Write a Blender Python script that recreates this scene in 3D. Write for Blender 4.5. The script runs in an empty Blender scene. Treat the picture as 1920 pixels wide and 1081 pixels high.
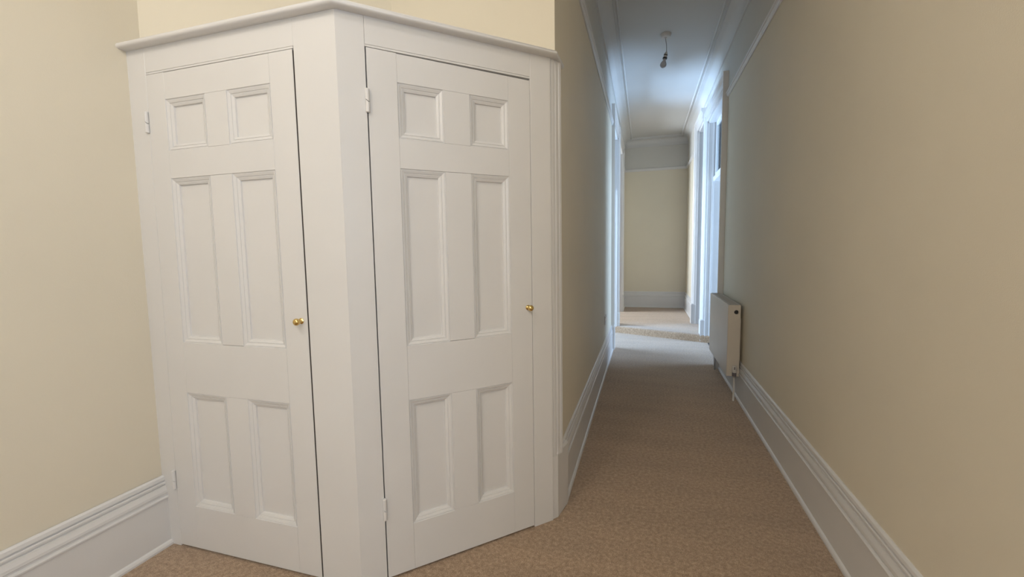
import bpy, bmesh, math, random
from mathutils import Vector, Matrix
random.seed(4)
scn = bpy.context.scene
COL = scn.collection
RAD = math.radians

# ---------------------------------------------------------------- camera, sky, large lamps, exposure
H = 1.25
cam_data = bpy.data.cameras.new('camera')
cam_data.sensor_fit = 'HORIZONTAL'; cam_data.sensor_width = 36.0
cam_data.lens = 818.52 / 1920 * 36.0
cam_data.clip_start = 0.02; cam_data.clip_end = 200
cam = bpy.data.objects.new('camera', cam_data); COL.objects.link(cam)
yaw, pitch, roll = RAD(16.8483), RAD(5.0606), RAD(-0.8992)
fw = Vector((-math.sin(yaw)*math.cos(pitch), math.cos(yaw)*math.cos(pitch), -math.sin(pitch)))
rt = Vector((math.cos(yaw), math.sin(yaw), 0)); up = rt.cross(fw)
rt2 = rt*math.cos(roll) + up*math.sin(roll); up2 = -rt*math.sin(roll) + up*math.cos(roll)
cam.matrix_world = Matrix(((rt2.x, up2.x, -fw.x, 0), (rt2.y, up2.y, -fw.y, 0), (rt2.z, up2.z, -fw.z, H), (0, 0, 0, 1)))
scn.camera = cam

vs = scn.view_settings
vs.view_transform = 'Standard'; vs.look = 'None'; vs.gamma = 1.0; vs.use_curve_mapping = False
vs.exposure = 0.24

world = bpy.data.worlds.new('sky'); scn.world = world; world.use_nodes = True
wn = world.node_tree; bgn = wn.nodes['Background']
bgn.inputs['Color'].default_value = (0.55, 0.72, 1.0, 1); bgn.inputs['Strength'].default_value = 2.0

def area(name, loc, target, sx, sy, power, color, spread=180):
    d = bpy.data.lights.new(name, 'AREA'); d.shape = 'RECTANGLE'; d.size = sx; d.size_y = sy
    d.energy = power; d.color = color; d.spread = RAD(spread)
    o = bpy.data.objects.new(name, d); COL.objects.link(o); o.location = loc
    o.rotation_euler = (Vector(target) - Vector(loc)).to_track_quat('-Z', 'Y').to_euler()
    return o
# daylight through the window of the right wall beside the camera, that room's ceiling lamp, and a second unseen lamp added to light the hall wall
area('window_daylight', (0.80, -1.05, 1.65), (-1.0, -0.6, 1.5), 1.1, 1.5, 18, (0.66, 0.82, 1.0))
for lx_, ly_, lz_, le_ in ((-1.05, -0.30, 2.98, 24), (0.15, -1.6, 3.0, 34)):
    lamp = bpy.data.lights.new('room_and_fill_lamp', 'POINT'); lamp.energy = le_; lamp.color = (1.0, 0.93, 0.84); lamp.shadow_soft_size = 0.09
    lo = bpy.data.objects.new('room_and_fill_lamp', lamp); COL.objects.link(lo); lo.location = (lx_, ly_, lz_)
# daylight at the windows of the side rooms
area('left_room_window_daylight', (-2.6, 5.9, 1.15), (0.3, 5.7, 2.2), 1.5, 1.8, 175, (0.46, 0.68, 1.0), 160)
area('right_room_window_daylight', (3.3, 5.3, 1.15), (0.3, 5.5, 2.2), 1.6, 1.8, 95, (0.46, 0.68, 1.0), 160)
area('far_room_window_daylight', (-2.6, 7.7, 1.9), (0, 8.0, 1.0), 1.0, 1.2, 100, (0.80, 0.90, 1.0))
area('far_right_room_window_daylight', (3.3, 6.9, 1.9), (0.6, 6.9, 1.3), 0.8, 1.2, 24, (0.46, 0.68, 1.0))

# ---------------------------------------------------------------- dimensions (metres)
XA, XE, Y1 = -1.9725, -0.9895, 1.28825      # left wall, cupboard corner, cupboard front
XD, XR = -0.380, 0.769                      # hall side walls
YC, YEND, ZC = 1.952, 8.80, 3.288
YB = -3.2
RAIL = 2.69
STEP = 0.10
S2 = 2 ** -0.5

# ---------------------------------------------------------------- materials
def new_mat(name):
    m = bpy.data.materials.new(name); m.use_nodes = True
    nt = m.node_tree; b = nt.nodes['Principled BSDF']
    return m, nt, b
def paint(name, col, rough, mottle=0.03, bump=0.02, scale=3.0, fine=180.0, spec=0.5, coat=0.0):
    m, nt, b = new_mat(name)
    N, L = nt.nodes.new, nt.links.new
    tc = N('ShaderNodeTexCoord')
    n1 = N('ShaderNodeTexNoise'); n1.inputs['Scale'].default_value = scale; n1.inputs['Detail'].default_value = 4
    L(tc.outputs['Object'], n1.inputs['Vector'])
    mr = N('ShaderNodeMapRange'); mr.inputs['From Min'].default_value = 0.3; mr.inputs['From Max'].default_value = 0.7
    mr.inputs['To Min'].default_value = 1 - mottle; mr.inputs['To Max'].default_value = 1 + mottle
    L(n1.outputs['Fac'], mr.inputs['Value'])
    hsv = N('ShaderNodeHueSaturation'); hsv.inputs['Color'].default_value = (*col, 1)
    L(mr.outputs['Result'], hsv.inputs['Value']); L(hsv.outputs['Color'], b.inputs['Base Color'])
    n2 = N('ShaderNodeTexNoise'); n2.inputs['Scale'].default_value = fine; n2.inputs['Detail'].default_value = 3
    L(tc.outputs['Object'], n2.inputs['Vector'])
    bp = N('ShaderNodeBump'); bp.inputs['Strength'].default_value = bump; bp.inputs['Distance'].default_value = 0.004
    L(n2.outputs['Fac'], bp.inputs['Height']); L(bp.outputs['Normal'], b.inputs['Normal'])
    b.inputs['Roughness'].default_value = rough
    b.inputs['Specular IOR Level'].default_value = spec
    b.inputs['Coat Weight'].default_value = coat
    return m
def metal(name, col, rough):
    m, nt, b = new_mat(name)
    N, L = nt.nodes.new, nt.links.new
    n = N('ShaderNodeTexNoise'); n.inputs['Scale'].default_value = 90
    mr = N('ShaderNodeMapRange'); mr.inputs['To Min'].default_value = rough*0.8; mr.inputs['To Max'].default_value = rough*1.3
    L(n.outputs['Fac'], mr.inputs['Value']); L(mr.outputs['Result'], b.inputs['Roughness'])
    b.inputs['Base Color'].default_value = (*col, 1); b.inputs['Metallic'].default_value = 1.0
    return m
def plain(name, col, rough, spec=0.5):
    return paint(name, col, rough, 0.02, 0.01, 5, 90, spec)

CREAM = paint('cream_wall_paint', (0.80, 0.73, 0.59), 0.62, 0.025, 0.10, 1.6, 260, 0.35)
CREAMY = CREAM
UPPER = paint('off_white_wall_paint', (0.68, 0.66, 0.61), 0.7, 0.02, 0.06, 2, 200, 0.3)
CEIL = paint('ceiling_paint', (0.72, 0.71, 0.69), 0.85, 0.015, 0.08, 2, 150, 0.2)
GLOSS = paint('white_satin_paint', (0.765, 0.75, 0.735), 0.30, 0.012, 0.035, 5, 55, 0.45)
BRASS = metal('brass', (0.74, 0.54, 0.22), 0.16)
CHROME = metal('dull_chrome', (0.52, 0.51, 0.50), 0.3)
DARK = plain('dark_void', (0.012, 0.011, 0.010), 0.8)
RADW = plain('radiator_enamel', (0.74, 0.68, 0.60), 0.38)
RADG = plain('radiator_grille_enamel', (0.50, 0.46, 0.41), 0.45)
PLAST = plain('white_plastic', (0.70, 0.68, 0.66), 0.35)
GREYP = plain('grey_plastic', (0.22, 0.20, 0.22), 0.45)
BLACKP = plain('black_plastic', (0.03, 0.03, 0.035), 0.4)
CORDM = plain('white_flex_sheath', (0.42, 0.42, 0.43), 0.5)
EDGE = plain('door_gap_shade', (0.07, 0.055, 0.045), 0.7)  # near-black brown, colours in the shade of the left door gap
BOARDM = plain('dark_floorboards', (0.05, 0.042, 0.035), 0.7)

def carpet_mat():
    m, nt, b = new_mat('beige_twist_carpet')
    N, L = nt.nodes.new, nt.links.new
    tc = N('ShaderNodeTexCoord')
    fine = N('ShaderNodeTexNoise'); fine.inputs['Scale'].default_value = 230; fine.inputs['Detail'].default_value = 4; fine.inputs['Roughness'].default_value = 0.75
    mid = N('ShaderNodeTexNoise'); mid.inputs['Scale'].default_value = 62; mid.inputs['Detail'].default_value = 3
    big = N('ShaderNodeTexNoise'); big.inputs['Scale'].default_value = 2.2; big.inputs['Detail'].default_value = 3
    mp = N('ShaderNodeMapping'); mp.inputs['Scale'].default_value = (0.6, 2.6, 1)
    L(tc.outputs['Object'], mp.inputs['Vector']); L(mp.outputs['Vector'], big.inputs['Vector'])
    for n in (fine, mid): L(tc.outputs['Object'], n.inputs['Vector'])
    r = N('ShaderNodeValToRGB'); e = r.color_ramp.elements
    e[0].position = 0.34; e[0].color = (0.175, 0.105, 0.056, 1)
    e[1].position = 0.66; e[1].color = (0.68, 0.50, 0.34, 1)
    k = e.new(0.5); k.color = (0.40, 0.268, 0.165, 1)
    mx = N('ShaderNodeMix'); mx.data_type = 'FLOAT'; mx.inputs[0].default_value = 0.30
    L(fine.outputs['Fac'], mx.inputs[2]); L(mid.outputs['Fac'], mx.inputs[3]); L(mx.outputs[0], r.inputs['Fac'])
    mr = N('ShaderNodeMapRange'); mr.inputs['From Min'].default_value = 0.3; mr.inputs['From Max'].default_value = 0.7
    mr.inputs['To Min'].default_value = 0.92; mr.inputs['To Max'].default_value = 1.08
    L(big.outputs['Fac'], mr.inputs['Value'])
    sp = N('ShaderNodeTexVoronoi'); sp.inputs['Scale'].default_value = 16
    L(tc.outputs['Object'], sp.inputs['Vector'])
    lt = N('ShaderNodeMapRange'); lt.inputs['From Min'].default_value = 0.035; lt.inputs['From Max'].default_value = 0.07
    lt.inputs['To Min'].default_value = 0.45; lt.inputs['To Max'].default_value = 1.0
    L(sp.outputs['Distance'], lt.inputs['Value'])
    mu = N('ShaderNodeMath'); mu.operation = 'MULTIPLY'; L(mr.outputs['Result'], mu.inputs[0]); L(lt.outputs['Result'], mu.inputs[1])
    hsv = N('ShaderNodeHueSaturation'); L(r.outputs['Color'], hsv.inputs['Color']); L(mu.outputs[0], hsv.inputs['Value'])
    L(hsv.outputs['Color'], b.inputs['Base Color'])
    bp = N('ShaderNodeBump'); bp.inputs['Strength'].default_value = 0.75; bp.inputs['Distance'].default_value = 0.006
    L(mx.outputs[0], bp.inputs['Height']); L(bp.outputs['Normal'], b.inputs['Normal'])
    b.inputs['Roughness'].default_value = 0.95; b.inputs['Specular IOR Level'].default_value = 0.1
    b.inputs['Sheen Weight'].default_value = 0.4; b.inputs['Sheen Roughness'].default_value = 0.5
    return m
CARPET = carpet_mat()
def glass_mat():
    m, nt, b = new_mat('clear_pane_glass'); N, L = nt.nodes.new, nt.links.new
    out = nt.nodes['Material Output']; nt.nodes.remove(b)
    t = N('ShaderNodeBsdfTransparent'); t.inputs['Color'].default_value = (0.95, 0.97, 0.98, 1)
    g = N('ShaderNodeBsdfGlossy'); g.inputs['Roughness'].default_value = 0.03
    fr = N('ShaderNodeFresnel'); fr.inputs['IOR'].default_value = 1.12
    mx = N('ShaderNodeMixShader'); L(fr.outputs[0], mx.inputs[0]); L(t.outputs[0], mx.inputs[1]); L(g.outputs[0], mx.inputs[2])
    L(mx.outputs[0], out.inputs['Surface']); return m
GLASS = glass_mat()
def bulb_mat():
    m, nt, b = new_mat('frosted_bulb_glass')
    n = nt.nodes.new('ShaderNodeTexNoise'); n.inputs['Scale'].default_value = 30
    nt.links.new(n.outputs['Fac'], b.inputs['Coat Roughness'])
    b.inputs['Base Color'].default_value = (0.62, 0.62, 0.66, 1); b.inputs['Roughness'].default_value = 0.25
    b.inputs['Transmission Weight'].default_value = 0.25
    return m
BULB = bulb_mat()

# ---------------------------------------------------------------- mesh helpers
class MB:
    """collects faces, builds one mesh object"""
    def __init__(s, f=None): s.v = []; s.f = []; s.map = f
    def pts(s, P):
        i = len(s.v); s.v += [tuple(s.map(*p)) if s.map else tuple(p) for p in P]; return i
    def face(s, P): i = s.pts(P); s.f.append(tuple(range(i, i+len(P))))
    def box(s, a, b):
        x0, y0, z0 = [min(a[k], b[k]) for k in range(3)]; x1, y1, z1 = [max(a[k], b[k]) for k in range(3)]
        i = s.pts([(x0,y0,z0),(x1,y0,z0),(x1,y1,z0),(x0,y1,z0),(x0,y0,z1),(x1,y0,z1),(x1,y1,z1),(x0,y1,z1)])
        for q in ((0,3,2,1),(4,5,6,7),(0,1,5,4),(1,2,6,5),(2,3,7,6),(3,0,4,7)): s.f.append(tuple(i+k for k in q))
    def prism(s, poly, z0, z1):
        n = len(poly); i = s.pts([(x,y,z0) for x,y in poly] + [(x,y,z1) for x,y in poly])
        s.f.append(tuple(i+k for k in reversed(range(n)))); s.f.append(tuple(i+n+k for k in range(n)))
        for k in range(n): s.f.append((i+k, i+(k+1)%n, i+n+(k+1)%n, i+n+k))
    def rings(s, R, cap=True, closed=True):
        n = len(R[0]); base = [s.pts(r) for r in R]
        for a, b in zip(base, base[1:]):
            for k in range(n if closed else n-1): s.f.append((a+k, a+(k+1)%n, b+(k+1)%n, b+k))
        if cap:
            s.f.append(tuple(base[0]+k for k in reversed(range(n)))); s.f.append(tuple(base[-1]+k for k in range(n)))
    def lathe(s, prof, o, ax, n=24):
        ax = Vector(ax).normalized(); a = ax.orthogonal().normalized(); b = ax.cross(a); o = Vector(o)
        R = []
        for r, h in prof:
            r = max(r, 1e-5)
            R.append([o + ax*h + (a*math.cos(2*math.pi*k/n) + b*math.sin(2*math.pi*k/n))*r for k in range(n)])
        s.rings(R)
    def tube(s, P, r, n=12):
        R = []; P = [Vector(p) for p in P]
        d0 = (P[1]-P[0]).normalized(); a = d0.orthogonal().normalized()
        for i, p in enumerate(P):
            d = (P[min(i+1, len(P)-1)] - P[max(i-1, 0)]).normalized(); a = (a - d*a.dot(d)).normalized(); b = d.cross(a)
            R.append([p + (a*math.cos(2*math.pi*k/n) + b*math.sin(2*math.pi*k/n))*r for k in range(n)])
        s.rings(R)
    def sweep(s, path, prof, closed_prof=True):
        """prof: (offset to the right-hand side of travel, z); path: 2-D points, mitred"""
        R = []
        for i, p in enumerate(path):
            p = Vector(p)
            d1 = (p - Vector(path[i-1])).normalized() if i else None
            d2 = (Vector(path[i+1]) - p).normalized() if i < len(path)-1 else None
            if d1 is None: d1 = d2
            if d2 is None: d2 = d1
            n1 = Vector((d1.y, -d1.x)); n2 = Vector((d2.y, -d2.x)); m = (n1+n2); m = m / max(1e-6, (1 + n1.dot(n2)))
            R.append([(p.x + m.x*o, p.y + m.y*o, z) for o, z in prof])
        s.rings(R)
    def build(s, name, mat, parent=None, smooth=False, bevel=0, seg=1):
        me = bpy.data.meshes.new(name); me.from_pydata(s.v, [], s.f); me.update()
        bm = bmesh.new(); bm.from_mesh(me); bmesh.ops.recalc_face_normals(bm, faces=bm.faces); bm.to_mesh(me); bm.free()
        me.materials.append(mat)
        if smooth:
            for p in me.polygons: p.use_smooth = True
        o = bpy.data.objects.new(name, me); COL.objects.link(o)
        if parent:
            o.parent = parent
            M = world_of(parent)
            o.matrix_parent_inverse = M.inverted()
        if bevel:
            md = o.modifiers.new('bevel', 'BEVEL'); md.width = bevel; md.segments = seg; md.limit_method = 'ANGLE'; md.angle_limit = RAD(35)
        if smooth:
            try:
                me.set_sharp_from_angle(angle=RAD(35))
            except Exception: pass
        return o
def world_of(o):
    return o['_mw_cache'] if False else (Matrix.Translation(o.location) if o.parent is None else Matrix.Identity(4))
def struct(o):
    o['kind'] = 'structure'; return o
def thing(name, label, cat, loc, group=None):
    o = bpy.data.objects.new(name, None); COL.objects.link(o); o.location = loc; o.empty_display_size = 0.1
    o['label'] = label; o['category'] = cat
    if group: o['group'] = group
    return o

# ---------------------------------------------------------------- profiles
SK = [(0.0,0.0),(0.031,0.0),(0.031,0.009),(0.027,0.017),(0.020,0.022),(0.020,0.207),(0.0245,0.210),(0.0250,0.216),(0.0225,0.2205),
      (0.0150,0.2225),(0.0150,0.230),(0.0205,0.2335),(0.0195,0.244),(0.0150,0.258),(0.0140,0.2630),(0.0080,0.2645),(0.0080,0.2695),
      (0.0135,0.2715),(0.0130,0.2780),(0.0110,0.2800),(0.0050,0.2815),(0.0050,0.2870),(0.0115,0.2885),(0.0095,0.301),(0.004,0.308),(0.0,0.308)]
PR = [(0.0,0.0),(0.008,0.0),(0.010,0.008),(0.016,0.013),(0.018,0.020),(0.018,0.026),(0.024,0.028),(0.026,0.038),(0.022,0.047),(0.012,0.050),(0.0,0.050)]
CP = []
def cove():
    P = [(0.0, ZC-0.155),(0.016, ZC-0.155),(0.020, ZC-0.148),(0.020, ZC-0.136),(0.009, ZC-0.134)]
    for k in range(9):
        a = math.pi/2 * k/8
        P.append((0.010 + 0.098*(1-math.cos(a)), ZC-0.130 + 0.098*math.sin(a)))
    P += [(0.108, ZC-0.014),(0.130, ZC-0.014),(0.134, ZC-0.022),(0.142, ZC-0.024),(0.149, ZC-0.018),(0.150, ZC-0.006),(0.150, ZC+0.004),(0.0, ZC+0.004)]
    return P
CP = cove()
def shift(prof, z): return [(o, a+z) for o, a in prof]

# ---------------------------------------------------------------- floor (one fitted carpet with the skewed step up)
def stepY(x, off=0): return 6.335 - (x-0.2)*0.405 + off
m = MB()
xs = [-3.6, -1.0, XD-0.02, 0.0, 0.4, XR+0.04, 4.0]
def lat(y_or_f, z): return [(x, y_or_f(x) if callable(y_or_f) else y_or_f, z) for x in xs]
def clampx(x): return max(-0.55, min(0.95, x))
rows = [lat(YB, 0), lat(lambda x: stepY(clampx(x)) - 0.03, 0), lat(lambda x: stepY(clampx(x)) - 0.006, 0.004), lat(lambda x: stepY(clampx(x)), 0.02),
        lat(lambda x: stepY(clampx(x)) - 0.006, 0.072), lat(lambda x: stepY(clampx(x)) + 0.004, 0.092), lat(lambda x: stepY(clampx(x)) + 0.022, STEP),
        lat(lambda x: stepY(clampx(x)) + 0.06, STEP), lat(YEND+0.15, STEP)]
m.rings(rows, cap=False, closed=False)
floor = struct(m.build('floor', CARPET, smooth=True))

# ---------------------------------------------------------------- ceiling
m = MB(); m.box((-3.8, YB-0.1, ZC), (4.1, YEND+0.2, ZC+0.12)); struct(m.build('ceiling', CEIL))

# ---------------------------------------------------------------- walls
LEAN = 0.014
def ax(z): return XA - 0.011 + LEAN*z*0.5
m = MB()
T = 0.15
i = m.pts([(ax(0)-T,YB,0),(ax(0),YB,0),(ax(0),YC+T,0),(ax(0)-T,YC+T,0),(ax(ZC)-T,YB,ZC),(ax(ZC),YB,ZC),(ax(ZC),YC+T,ZC),(ax(ZC)-T,YC+T,ZC)])
for q in ((0,3,2,1),(4,5,6,7),(0,1,5,4),(1,2,6,5),(2,3,7,6),(3,0,4,7)): m.f.append(tuple(i+k for k in q))
struct(m.build('wall_left', CREAM))
# wall over the cupboard: bulkhead on the left, set-back wall on the right
m = MB()
m.prism([(XA-0.02, 1.325), (-1.175, YC), (XA-0.02, YC)], 2.03, ZC)
m.box((XA-0.02, YC, 0), (XD, YC+T, ZC))
struct(m.build('wall_back', CREAM))
# hall left wall, with two door openings, cream below the picture rail and off-white above
L1A, L1B, L2A, L2B = 5.56, 6.60, 6.82, 8.12
ZO = 2.84         # opening head
def side_wall(name, xin, xout, segs, z_split, y0, y1):
    lo, hi = MB(), MB()
    for a, b, za in segs:
        if za < z_split:
            lo.box((xin, a, za), (xout, b, z_split)); hi.box((xin, a, z_split), (xout, b, ZC))
        else: hi.box((xin, a, za), (xout, b, ZC))
    if name == 'wall_right': lo.box((xin, W1A, 0), (xout, W1B, 0.85))
    o = struct(lo.build(name, CREAM)); p = hi.build('upper_wall', UPPER, o); return o
side_wall('wall_hall_left', XD, XD-T, [(YC+T, L1A, 0), (L1A, L1B, ZO), (L1B, L2A, 0), (L2A, L2B, ZO+0.1), (L2B, YEND+T, 0)], RAIL+0.03, YC, YEND)
R1A, R1B, R2A, R2B = 4.95, 6.13, 6.42, 7.02
W1A, W1B = -1.65, -0.45
XR2 = 0.752
side_wall('wall_right', XR, XR+T, [(YB, W1A, 0), (W1B, R1A, 0), (W1A, W1B, 2.45), (R1A, R1B, ZO), (R1B, R2A, 0), (R2A, R2B, ZO+0.1), (R2B, YEND+T, 0)], RAIL+0.03, YB, YEND)
m = MB(); m.box((XD-T, YEND, 0), (XR+T, YEND+T, RAIL+0.05)); oe = struct(m.build('wall_hall_end', CREAM))
m = MB(); m.box((XD-T, YEND, RAIL+0.05), (XR+T, YEND+T, ZC)); m.build('upper_wall', UPPER, oe)
# wall behind the camera with its window opening
wf = MB(); wf.box((XA-T, YB-T, 0), (XR+T, YB, ZC)); struct(wf.build('wall_front', CREAM))
wy0, wy1, wz0, wz1 = W1A, W1B, 0.85, 2.45
m = MB(); xa, xb = XR+0.05, XR+0.10
for a, b in (((xa, wy0, wz0), (xb, wy0+0.05, wz1)), ((xa, wy1-0.05, wz0), (xb, wy1, wz1)), ((xa, wy0, wz0), (xb, wy1, wz0+0.06)),
             ((xa, wy0, wz1-0.05), (xb, wy1, wz1)), ((xa, wy0, 1.62), (xb, wy1, 1.67))): m.box(a, b)
w1 = struct(m.build('window_1', GLOSS))
m = MB(); m.box((XR+0.115, wy0-0.01, wz0-0.01), (XR+0.119, wy1+0.01, wz1+0.01)); m.build('pane', GLASS, w1)
# side rooms seen through the door openings (dark boards, pale walls, a window each)
def side_room(name, sx, x0, x1, y0, y1, zf, win):
    m = MB(); wy0, wy1, wz0, wz1 = win
    for ya, yb in ((y0-0.1, y0), (y1, y1+0.1)): m.box((x0, ya, 0), (x1, yb, ZC))
    xo = x1 + 0.1*sx
    m.box((x1, y0, 0), (xo, wy0, ZC)); m.box((x1, wy1, 0), (xo, y1, ZC)); m.box((x1, wy0, 0), (xo, wy1, wz0)); m.box((x1, wy0, wz1), (xo, wy1, ZC))
    w = struct(m.build(name, UPPER))
    return w
side_room('wall_room_left', -1, XD-T, -2.9, 4.3, 6.66, 0, (5.4, 6.6, 0.7, 2.3))
side_room('wall_room_far_left', -1, XD-T, -2.9, 6.76, YEND+0.05, STEP, (7.2, 8.2, 1.2, 2.5))
side_room('wall_room_right', 1, XR+T, 3.6, 3.6, 6.22, 0, (4.9, 6.1, 0.7, 2.3))
side_room('wall_room_far_right', 1, XR+T, 3.6, 6.32, 7.8, STEP, (6.5, 7.4, 1.2, 2.5))
m = MB(); m.box((XR+0.035, 3.6, 0.001), (3.6, R2A, 0.006)); m.box((XR+0.035, R2A-0.05, STEP+0.001), (3.6, 7.6, STEP+0.006))
struct(m.build('floor_room_right', BOARDM))

# ---------------------------------------------------------------- skirting boards, picture rails, ceiling cornice
def skirt(name, path, z=0.0, prof=SK): 
    m = MB(); m.sweep(path, shift(prof, z)); return struct(m.build(name, GLOSS))
m = MB()
# left wall: right-hand side of travel (+Y) is +X
PF = [(XA-0.005, YB), (XA-0.005, Y1+0.01)]
m.sweep(PF, SK); struct(m.build('baseboard_left', GLOSS))
skirt('baseboard_hall_left', [(XD, 2.03), (XD, L1A-0.13)])
skirt('baseboard_right', [(XR, R1A-0.13), (XR, YB)])
skirt('baseboard_front', [(XR, YB), (XA, YB)])
skirt('baseboard_hall_end', [(XD, L2B+0.12), (XD, YEND), (XR2, YEND), (XR2, R2B+0.12)], STEP)
m = MB(); m.box((XR2, R2B, 0), (XR+0.001, YEND, RAIL+0.03)); struct(m.build('wall_hall_right_end', CREAM))
m = MB(); m.box((XR2, R2B, RAIL+0.03), (XR+0.001, YEND, ZC)); struct(m.build('wall_hall_right_upper', UPPER))
def rail(name, path):
    m = MB(); m.sweep(path, shift(PR, RAIL)); return struct(m.build(name, GLOSS))
rail('trim_1', [(XD, YC), (XD, L1A-0.135)])
rail('trim_2', [(XR, R1A-0.145), (XR, YB)])
rail('trim_3', [(XD, L2B+0.12), (XD, YEND), (XR2, YEND), (XR2, R2B+0.12)])
m = MB(); m.sweep([(XD, YC+0.002), (XD, YEND), (XR, YEND), (XR, YB+0.01)], CP); struct(m.build('trim_4', CEIL, smooth=True))
m = MB(); m.sweep([(XD, YC), (XD+0.0001, YC+0.05)], CP)

# ---------------------------------------------------------------- doorways of the hall
def casing_prof(w, d):
    """(across, out) section of an architrave, thin at the opening, thick outside"""
    return [(0,0),(0,d*0.45),(0.012,d*0.45),(0.016,d*0.62),(w*0.62,d*0.62),(w*0.66,d*0.8),(w*0.80,d),(w,d),(w,0)]
def doorway(name, x, s, ya, yb, zf, ztop, w, d, near=True, far=True, plinth=0.30, liner_depth=T, transom=None, head=True):
    """s: +1 when the hall lies on the +X side of the wall face x"""
    o = None
    jm = MB()
    xb = x - s*liner_depth
    zt = ztop - w
    jm.box((x+s*0.004, ya-0.001, zf), (xb, ya+0.024, zt)); jm.box((x+s*0.004, yb-0.024, zf), (xb, yb+0.001, zt)); jm.box((x+s*0.004, ya, zt-0.024), (xb, yb, zt))
    # stop bead
    jm.box((x-s*0.045, ya+0.024, zf), (x-s*0.060, ya+0.036, zt-0.024)); jm.box((x-s*0.045, yb-0.036, zf), (x-s*0.060, yb-0.024, zt-0.024))
    root = struct(jm.build(name, GLOSS, bevel=0.001))
    P = casing_prof(w, d)
    def vert(y, sg, z0):
        m = MB(); R = []
        for z, ex in ((z0+plinth, 0), (zt, 0), (ztop, w)):
            if z == ztop: R.append([(x+s*b, y + sg*(a), z if a > 1e-9 or True else z) for a, b in P])
            elif z == zt: R.append([(x+s*b, y + sg*a, zt + a) for a, b in P])
            else: R.append([(x+s*b, y + sg*a, z) for a, b in P])
        m.rings(R[:2]); return m.build('architrave', GLOSS, root)
    if near: vert(ya, -1, zf)
    if far: vert(yb, 1, zf)
    if head:
        m = MB(); R = [[(x+s*b, ya - a, zt + a) for a, b in P], [(x+s*b, yb + a, zt + a) for a, b in P]]
        m.rings(R); m.build('head_architrave', GLOSS, root)
    def block(y, sg):
        m = MB(); m.box((x-s*0.02, y-sg*0.006, zf), (x+s*(d+0.006), y+sg*(w+0.006), zf+plinth-0.012))
        a, b = y-sg*0.006, y+sg*(w+0.006)
        m.rings([[(x-s*0.02, a, zf+plinth-0.012), (x+s*(d+0.006), a, zf+plinth-0.012), (x+s*(d+0.006), b, zf+plinth-0.012), (x-s*0.02, b, zf+plinth-0.012)],
                 [(x-s*0.02, y, zf+plinth), (x+s*(d-0.006), y, zf+plinth), (x+s*(d-0.006), y+sg*w, zf+plinth), (x-s*0.02, y+sg*w, zf+plinth)]])
        m.build('plinth_block', GLOSS, root)
    if near: block(ya, -1)
    if far: block(yb, 1)
    if transom:
        m = MB(); m.box((x-s*0.055, ya+0.024, transom), (x-s*0.135, yb-0.024, transom+0.055)); m.build('transom_bar', GLOSS, root, bevel=0.004)
        m = MB(); fz0, fz1 = transom+0.055, zt-0.024; fx0, fx1 = x-s*0.075, x-s*0.11
        m.box((fx0, ya+0.024, fz0), (fx1, ya+0.07, fz1)); m.box((fx0, yb-0.07, fz0), (fx1, yb-0.024, fz1))
        m.box((fx0, ya+0.07, fz0), (fx1, yb-0.07, fz0+0.045)); m.box((fx0, ya+0.07, fz1-0.045), (fx1, yb-0.07, fz1))
        m.build('overlight_frame', GLOSS, root, bevel=0.004)
        m = MB(); m.box((x-s*0.090, ya+0.07, fz0+0.045), (x-s*0.094, yb-0.07, fz1-0.045)); m.build('overlight_pane', GLASS, root)
    return root
doorway('door_1', XR, -1, R1A, R1B, 0.0, 2.945, 0.13, 0.050, transom=2.07)
doorway('door_2', XR2, -1, R2A, R2B, STEP, 3.04, 0.12, 0.060, near=False)
doorway('door_3', XD, 1, L1A, L1B, 0.0, 2.945, 0.13, 0.036, transom=2.07)
doorway('door_4', XD, 1, L2A, L2B, STEP, 3.04, 0.12, 0.030, near=False)

# ---------------------------------------------------------------- corner cupboard
cup = thing('corner_cupboard', 'white painted built-in corner cupboard with two panelled doors and a moulded top', 'cupboard', (XE, Y1, 0))
def lean(u, z):
    s = max(0.0, (-1.40-u)/0.49); return 0.030*(s**1.4)*(z/1.95 - 1.0) + 0.016*(s**1.4)*0
def FL(u, z, n):                            # left face: u is world x
    return (u + lean(u, z) , Y1 - n, z)
def FR(u, z, n):                            # right face at 45 degrees
    return (XE + u*S2 + n*S2, Y1 + u*S2 - n*S2, z)
XAL = XA - 0.02
def cbox(F, u0, u1, z0, z1, n0, n1):
    m = MB(F); m.box((u0, z0, n0), (u1, z1, n1)); return m
ZT = 2.054
def frame_piece(F, name, u0, u1, z0, z1, nb=-0.045, bev=0.0009):
    return cbox(F, u0, u1, z0, z1, nb, 0.0).build(name, GLOSS, cup, bevel=bev)
DL0, DL1 = -1.874, -1.163                   # left opening
frame_piece(FL, 'frame_stile', XAL, DL0, 0, ZT)
frame_piece(FL, 'frame_rail', DL0+0.0004, DL1, 1.9605, ZT)
frame_piece(FL, 'bead', DL0, DL1-0.002, 1.9525, 1.9598)
# corner stiles meet at the arris
m = MB(); m.prism([(DL1, Y1), (XE, Y1), (XE-0.045*0.4142, Y1+0.045), (DL1, Y1+0.045)], 0, ZT); m.build('frame_stile', GLOSS, cup, bevel=0.0012, seg=2)
a = 0.0925
m = MB(); m.prism([(XE+0.0001, Y1), (XE+a*S2, Y1+a*S2), (XE+a*S2-0.045*S2, Y1+a*S2+0.045*S2), (XE-0.045*0.4142+0.0001, Y1+0.045)], 0, ZT); m.build('frame_stile', GLOSS, cup, bevel=0.0012, seg=2)
frame_piece(FR, 'frame_rail', a+0.0005, 0.749, 1.9605, ZT)
frame_piece(FR, 'frame_stile', 0.7495, 0.849, 0, ZT)
frame_piece(FR, 'bead', a+0.0005, 0.749, 1.9525, 1.9598)

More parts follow.
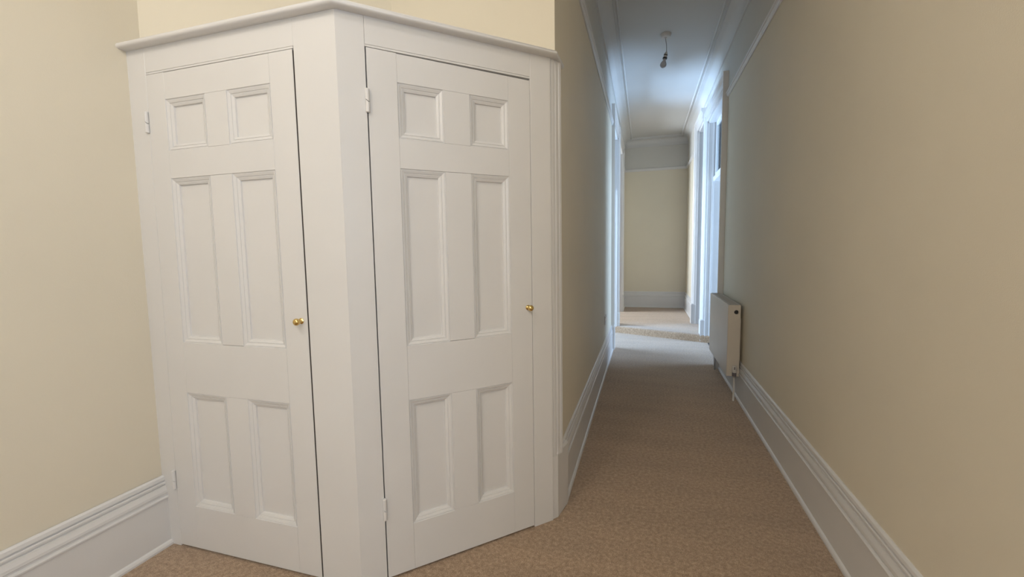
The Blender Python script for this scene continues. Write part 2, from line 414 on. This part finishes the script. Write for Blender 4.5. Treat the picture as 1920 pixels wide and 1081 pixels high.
# moulded panels
MP = [(0,0),(0.0015,-0.0036),(0.0040,-0.0040),(0.0050,-0.0018),(0.0135,-0.0058),(0.0145,-0.0085),(0.0165,-0.0085),(0.0172,-0.0068),(0.0258,-0.0110),(0.0268,-0.0160)]
def ring_rect(u0, u1, z0, z1, d, n): return [(u0+d, z0+d, n), (u1-d, z0+d, n), (u1-d, z1-d, n), (u0+d, z1-d, n)]
def panel(F, door, u0, u1, z0, z1, nf):
    m = MB(F)
    for (d0, n0), (d1, n1) in zip(MP, MP[1:]):
        A = ring_rect(u0, u1, z0, z1, d0, nf+n0); B = ring_rect(u0, u1, z0, z1, d1, nf+n1)
        for k in range(4): m.face([A[k], A[(k+1)%4], B[(k+1)%4], B[k]])
    # back edge so that the moulding is a solid strip
    A = ring_rect(u0, u1, z0, z1, 0, nf); B = ring_rect(u0, u1, z0, z1, 0, nf-0.024); C = ring_rect(u0, u1, z0, z1, MP[-1][0], nf-0.024); D = ring_rect(u0, u1, z0, z1, MP[-1][0], nf+MP[-1][1])
    for P, Q in ((A, B), (B, C), (C, D)):
        for k in range(4): m.face([P[k], P[(k+1)%4], Q[(k+1)%4], Q[k]])
    bm_obj = m.build('panel_moulding', GLOSS, door)
    d = MP[-1][0]-0.006
    cbox(F, u0+d, u1-d, z0+d, z1-d, nf-0.0235, nf-0.0172).build('panel', GLOSS, door)
def hinge(F, door, u, z0, z1, slope=0.9, screw=False):
    r = 0.0078; gap = 0.0014; zm = (z0+z1)/2 + 0.001; n = 16
    cx, cy, _ = F(u, zm, 0.006)
    m = MB()
    def ring(z, tilt, rr=r): return [(cx + rr*math.cos(2*math.pi*k/n), cy + rr*math.sin(2*math.pi*k/n), z + tilt*rr*math.cos(2*math.pi*k/n)) for k in range(n)]
    m.rings([ring(z0, 0, r*0.75), ring(z0+0.002, 0), ring(zm-gap, -slope)])
    m.rings([ring(zm+gap, -slope), ring(z1-0.002, 0), ring(z1, 0, r*0.75)])
    h = m.build('hinge', GLOSS, door, smooth=True)
    m = MB(); m.rings([ring(zm-0.012, 0, r*0.72), ring(zm+0.012, 0, r*0.72)])
    m.build('hinge_pin', DARK, door)
    return h
def knob(F, door, u, z, nf):
    o = Vector(F(u, z, nf)); ax_ = (Vector(F(u, z, nf+1)) - o)
    prof = [(0.0, -0.004), (0.0110, -0.004), (0.0110, 0.002), (0.0090, 0.004), (0.0060, 0.006), (0.0050, 0.009), (0.0056, 0.0125), (0.0090, 0.0155), (0.0120, 0.0195),
            (0.0130, 0.0245), (0.0120, 0.0290), (0.0088, 0.0325), (0.0045, 0.0345), (0.0, 0.035)]
    m = MB(); m.lathe(prof, o, ax_, 28); k = m.build('knob', BRASS, door, smooth=True); k['label'] = 'small round brass knob'
def make_door(F, u0, u1, ztl, ztr, stile_r, cols, nf, zb, zbr, step_top):
    """leaf joined from stiles, rails and muntins with hairline joints"""
    rowz = [(0.195, 0.686), (0.895, 1.550), (1.655, 1.850)]
    (a0, a1), (b0, b1) = cols
    P = MB(F); g = 0.0004
    def piece(x0, x1, z0, z1, z1r=None, z0r=None):
        z1r = z1 if z1r is None else z1r; z0r = z0 if z0r is None else z0r; c = 0.0005; nb = nf-0.034
        Q0 = [(x0, z0), (x1, z0r), (x1, z1r), (x0, z1)]
        Q1 = [(x0+c, z0+c), (x1-c, z0r+c), (x1-c, z1r-c), (x0+c, z1-c)]
        P.rings([[(u, z, nb) for u, z in Q0], [(u, z, nf-c) for u, z in Q0], [(u, z, nf) for u, z in Q1]])
    zt = lambda u: ztl + (ztr-ztl)*(u-u0)/(u1-u0)
    piece(u0, a0-g, zb, ztl+step_top, zt(a0)+step_top)
    piece(b1+g, u1, zb, zt(b1)+stile_r, zt(u1)+stile_r)
    piece(a1+g, b0-g, 0.686+0.2105, 1.549); piece(a1+g, b0-g, 0.1955, 0.6855); piece(a1+g, b0-g, 1.6555, 1.8495)
    piece(a0, b1, zb, 0.195); piece(a0, b1, 0.686, 0.895); piece(a0, b1, 1.550, 1.655); piece(a0, b1, 1.850, zt(a0), zt(b1))
    d = P.build('door', GLOSS, cup)
    for c0, c1 in cols:
        for z0, z1 in rowz: panel(F, d, c0, c1, z0, z1, nf)
    return d
dl = make_door(FL, -1.872, -1.1685, 1.9500, 1.9500, 0.0005, [(-1.779, -1.579), (-1.474, -1.272)], 0.0005, 0.009, 0.009, 0.001)
dl['label'] = 'left cupboard door facing the room'
hinge(FL, dl, -1.878, 1.731, 1.813); hinge(FL, dl, -1.878, 0.259, 0.341)
knob(FL, dl, -1.196, 1.003, 0.0)
edge = cbox(FL, -1.1686, -1.1674, 0.012, 1.948, -0.032, -0.0012).build('gap_shade_strip', EDGE, dl); edge['label'] = 'dark strip standing in for the shade in the door gap'  # thin strip added so the gap beside the leaf comes out dark
dr = make_door(FR, 0.0965, 0.7475, 1.9490, 1.9445, 0.000, [(0.200, 0.371), (0.478, 0.646)], 0.0, 0.009, 0.009, 0.0015)
dr['label'] = 'right cupboard door set at an angle'
hinge(FR, dr, 0.0935, 1.731, 1.811); hinge(FR, dr, 0.0925, 0.245, 0.330)
knob(FR, dr, 0.727, 1.002, 0.0)
# moulded corner strip and its plinth where the cupboard meets the hall wall
m = MB()
A, B, C, D = (-0.3905,1.8905), (-0.3790,1.9080), (-0.3555,1.9580), (-0.3800,1.990)
def lerp(p, q, t): return (p[0]+(q[0]-p[0])*t, p[1]+(q[1]-p[1])*t)
poly = [A, lerp(A,B,.25), (lerp(A,B,.33)[0]-.003, lerp(A,B,.33)[1]+.003), lerp(A,B,.42), lerp(A,B,1.0), lerp(B,C,.12), (lerp(B,C,.20)[0]-.0045, lerp(B,C,.20)[1]+.002), lerp(B,C,.30),
        lerp(B,C,.62), (lerp(B,C,.70)[0]-.005, lerp(B,C,.70)[1]+.002), lerp(B,C,.76), C, D, (-0.41, 1.975), (-0.415, 1.905)]
m.prism(poly, 0.30, ZT); m.build('corner_moulding', GLOSS, cup)
m = MB()
pl = [(-0.3915,1.8945), (-0.3715,1.9195), (-0.3465,2.052), (-0.381,2.075), (-0.40,1.97), (-0.412,1.915)]
m.prism(pl, 0, 0.308)
top = [(-0.3940,1.9000), (-0.3765,1.9225), (-0.3550,2.052), (-0.381,2.075), (-0.40,1.97), (-0.412,1.915)]
m.rings([[(x,y,0.308) for x,y in pl], [(x,y,0.318) for x,y in top]])
m.build('plinth_block', GLOSS, cup, bevel=0.001)
# cornice with its returned end, and the board behind it
CORN = [(0,2.053),(0.026,2.053),(0.031,2.0545),(0.0345,2.058),(0.036,2.0635),(0.0345,2.069),(0.031,2.0725),(0.026,2.074),(-0.02,2.074),(-0.02,2.053)]
path = [(XAL, Y1), (XE, Y1), (-0.3905, Y1+(XE*-1-0.3905)), (-0.3880, 2.018)]
m = MB(); m.sweep(path, CORN); m.build('cornice', GLOSS, cup, smooth=True)
m = MB(); m.prism([(XAL, Y1+0.012), (XE-0.008, Y1+0.012), (-0.401, 1.895), (-0.401, 1.951), (-1.178, 1.949), (XAL+0.002, 1.322)], 2.031, 2.073); m.build('top_board', GLOSS, cup)

# ---------------------------------------------------------------- radiator
rx0, rx1, ry0, ry1, rz0, rz1 = 0.655, 0.748, 3.85, 4.84, 0.194, 0.782
rad = thing('radiator', 'white panel radiator on the right hall wall above the skirting', 'radiator', ((rx0+rx1)/2, (ry0+ry1)/2, rz0))
m = MB(); m.box((rx0, ry0+0.002, rz0), (rx0+0.014, ry1-0.002, rz1-0.004)); m.build('front_panel', RADW, rad, bevel=0.005, seg=3)
m = MB(); m.box((rx1-0.016, ry0+0.004, rz0+0.01), (rx1-0.004, ry1-0.004, rz1-0.010)); m.build('back_panel', RADW, rad, bevel=0.004, seg=2)
def side_cover(y0, y1):
    m = MB(); n = 20; cx, cz, r = rx0+0.062, rz1-0.060, 0.017
    # plate with a round hole
    sq = []
    for k in range(n):
        a = 2*math.pi*k/n; c, s = math.cos(a), math.sin(a)
        tx = (rx1-cx)/c if c > 1e-6 else ((rx0+0.006-cx)/c if c < -1e-6 else 1e9)
        tz = (rz1-0.003-cz)/s if s > 1e-6 else ((cz-0.16-cz)/s if s < -1e-6 else 1e9)
        t = min(tx, tz); sq.append((cx+c*t, cz+s*t))
    for y in (y0, y1):
        for k in range(n):
            a, b = 2*math.pi*k/n, 2*math.pi*(k+1)/n
            m.face([(cx+r*math.cos(a), y, cz+r*math.sin(a)), (cx+r*math.cos(b), y, cz+r*math.sin(b)), (sq[(k+1)%n][0], y, sq[(k+1)%n][1]), (sq[k][0], y, sq[k][1])])
    for k in range(n):
        a, b = 2*math.pi*k/n, 2*math.pi*(k+1)/n
        m.face([(cx+r*math.cos(a), y0, cz+r*math.sin(a)), (cx+r*math.cos(b), y0, cz+r*math.sin(b)), (cx+r*math.cos(b), y1, cz+r*math.sin(b)), (cx+r*math.cos(a), y1, cz+r*math.sin(a))])
    m.box((rx0+0.006, y0, rz0+0.002), (rx1, y1, cz-0.1595))
    # corner triangles of the plate beside the hole
    for (qx, qz) in ((rx0+0.006, rz1-0.003), (rx1, rz1-0.003), (rx0+0.006, cz-0.16), (rx1, cz-0.16)):
        best = sorted(sq, key=lambda p: (p[0]-qx)**2+(p[1]-qz)**2)[:4]
        ex = [p for p in best if abs(p[0]-qx) < 1e-6]; ez = [p for p in best if abs(p[1]-qz) < 1e-6]
        if ex and ez:
            for y in (y0, y1): m.face([(qx, y, qz), (ex[0][0], y, ex[0][1]), (ez[0][0], y, ez[0][1])])
    return m.build('side_cover', RADW, rad)
side_cover(ry0, ry0+0.003); side_cover(ry1-0.003, ry1)
m = MB(); m.lathe([(0.0, 0), (0.0165, 0), (0.0165, 0.002), (0.006, 0.002), (0.006, -0.004), (0, -0.004)], (rx0+0.062, ry0+0.012, rz1-0.060), (0, 1, 0), 16); m.build('air_vent', BLACKP, rad)
m = MB()
y = ry0+0.004
m.box((rx0+0.012, ry0+0.001, rz1-0.006), (rx0+0.020, ry1-0.001, rz1)); m.box((rx1-0.012, ry0+0.001, rz1-0.006), (rx1-0.002, ry1-0.001, rz1))
while y < ry1-0.008:
    m.box((rx0+0.018, y, rz1-0.004), (rx1-0.008, y+0.006, rz1-0.001)); y += 0.012
m.build('top_grille', RADG, rad)
m = MB(); m.box((rx0+0.03, ry0+0.02, rz0+0.03), (rx1-0.02, ry1-0.02, rz1-0.03))
m.build('convector_fins', RADG, rad)
for yy in (ry0+0.10, ry1-0.10):
    m = MB(); m.box((rx1-0.005, yy-0.015, rz0+0.10), (XR, yy+0.015, rz1-0.12)); m.build('wall_bracket', RADW, rad)
# thermostatic valve at the near end and tail pipes down to the carpet
px, py = 0.708, ry0-0.028
val = MB(); val.tube([(px, py+0.03, 0.232), (px, py, 0.232)], 0.010); val.lathe([(0.0,0),(0.012,0),(0.013,0.012),(0.010,0.03),(0.010,0.055),(0,0.055)], (px, py, 0.195), (0,0,1), 16)
v = val.build('valve', CHROME, rad, smooth=True); v['label'] = 'chrome radiator valve'
m = MB()
m.lathe([(0,0),(0.015,0),(0.0175,0.006),(0.0175,0.042),(0.0155,0.052),(0.012,0.056),(0,0.056)], (px, py, 0.235), (0,0,1), 20)
m.build('valve_head', PLAST, v, smooth=True)
m = MB(); m.box((px-0.005, py-0.0185, 0.262), (px+0.003, py-0.0165, 0.283)); m.build('setting_mark', GREYP, v)
m = MB(); m.lathe([(0,0),(0.0155,0),(0.0165,0.012),(0.0165,0.026),(0.0,0.026)], (px, py, 0.205), (0,0,1), 16); m.build('valve_collar', GREYP, v, smooth=True)
m = MB(); m.tube([(px, py, 0.20), (px, py, 0.10), (px-0.002, py, 0.0)], 0.0075); m.build('tail_pipe', GLOSS, rad, smooth=True)
m = MB(); m.tube([(px-0.006, ry1-0.06, 0.20), (px-0.006, ry1-0.06, 0.0)], 0.0085); m.lathe([(0,0),(0.013,0),(0.013,0.04),(0,0.04)], (px-0.006, ry1-0.06, 0.17), (0,0,1), 16)
tp = m.build('tail_pipe', CHROME, rad, smooth=True); tp['label'] = 'bare metal tail pipe'

# ---------------------------------------------------------------- pendant lamp
lx, ly = 0.176, 4.64
pen = thing('pendant_light', 'bare frosted bulb on a short flex hanging from the hall ceiling', 'light', (lx, ly, ZC))
m = MB(); m.lathe([(0,0.001),(0.052,0.001),(0.052,-0.010),(0.049,-0.022),(0.040,-0.030),(0.012,-0.033),(0.010,-0.040),(0,-0.040)], (lx, ly, ZC), (0,0,1), 32); m.build('ceiling_rose', PLAST, pen, smooth=True)
m = MB(); P = []
for k in range(11):
    t = k/10; P.append((lx + 0.004*math.sin(t*3.0) + 0.010*t, ly, ZC-0.038 - t*0.125))
m.tube(P, 0.0035, 8); m.build('flex', CORDM, pen, smooth=True)
e0 = Vector(P[-1]); dirv = Vector((-0.24, 0, -1)).normalized()
m = MB(); m.lathe([(0,-0.006),(0.006,-0.004),(0.011,0.008),(0.015,0.016),(0.017,0.020),(0.017,0.052),(0.018,0.053),(0.018,0.059),(0,0.059)], e0, dirv, 24)
lh = m.build('lamp_holder', PLAST, pen, smooth=True)
m = MB(); m.lathe([(0.0,0.028),(0.0182,0.028),(0.0182,0.036),(0.0,0.036)], e0, dirv, 24); m.build('shade_ring', BLACKP, lh)
m = MB(); m.lathe([(0.0,0.054),(0.0205,0.054),(0.0205,0.067),(0.0,0.067)], e0, dirv, 24); m.build('retaining_ring', BLACKP, lh)
m = MB(); m.lathe([(0,0.064),(0.012,0.064),(0.012,0.078),(0.015,0.085),(0.021,0.096),(0.027,0.108),(0.030,0.120),(0.028,0.132),(0.021,0.142),(0.011,0.148),(0,0.150)], e0, dirv, 28)
m.build('bulb', BULB, pen, smooth=True)

# ---------------------------------------------------------------- wall socket
sk = thing('wall_socket', 'white electrical socket low on the left hall wall', 'socket', (XD, 4.54, 0.52))
m = MB(); m.box((XD-0.001, 4.47, 0.477), (XD+0.010, 4.615, 0.563)); m.build('face_plate', PLAST, sk, bevel=0.002, seg=2)
for yy in (4.495, 4.575):
    m = MB(); m.box((XD+0.009, yy, 0.538), (XD+0.013, yy+0.014, 0.554)); m.build('switch', PLAST, sk)
    m = MB()
    for dy, dz in ((0.0, 0.0), (-0.011, -0.02), (0.011, -0.02)): m.box((XD+0.0095, yy+0.007+dy-0.003, 0.518+dz), (XD+0.0104, yy+0.007+dy+0.003, 0.524+dz))
    m.build('pin_holes', BLACKP, sk)
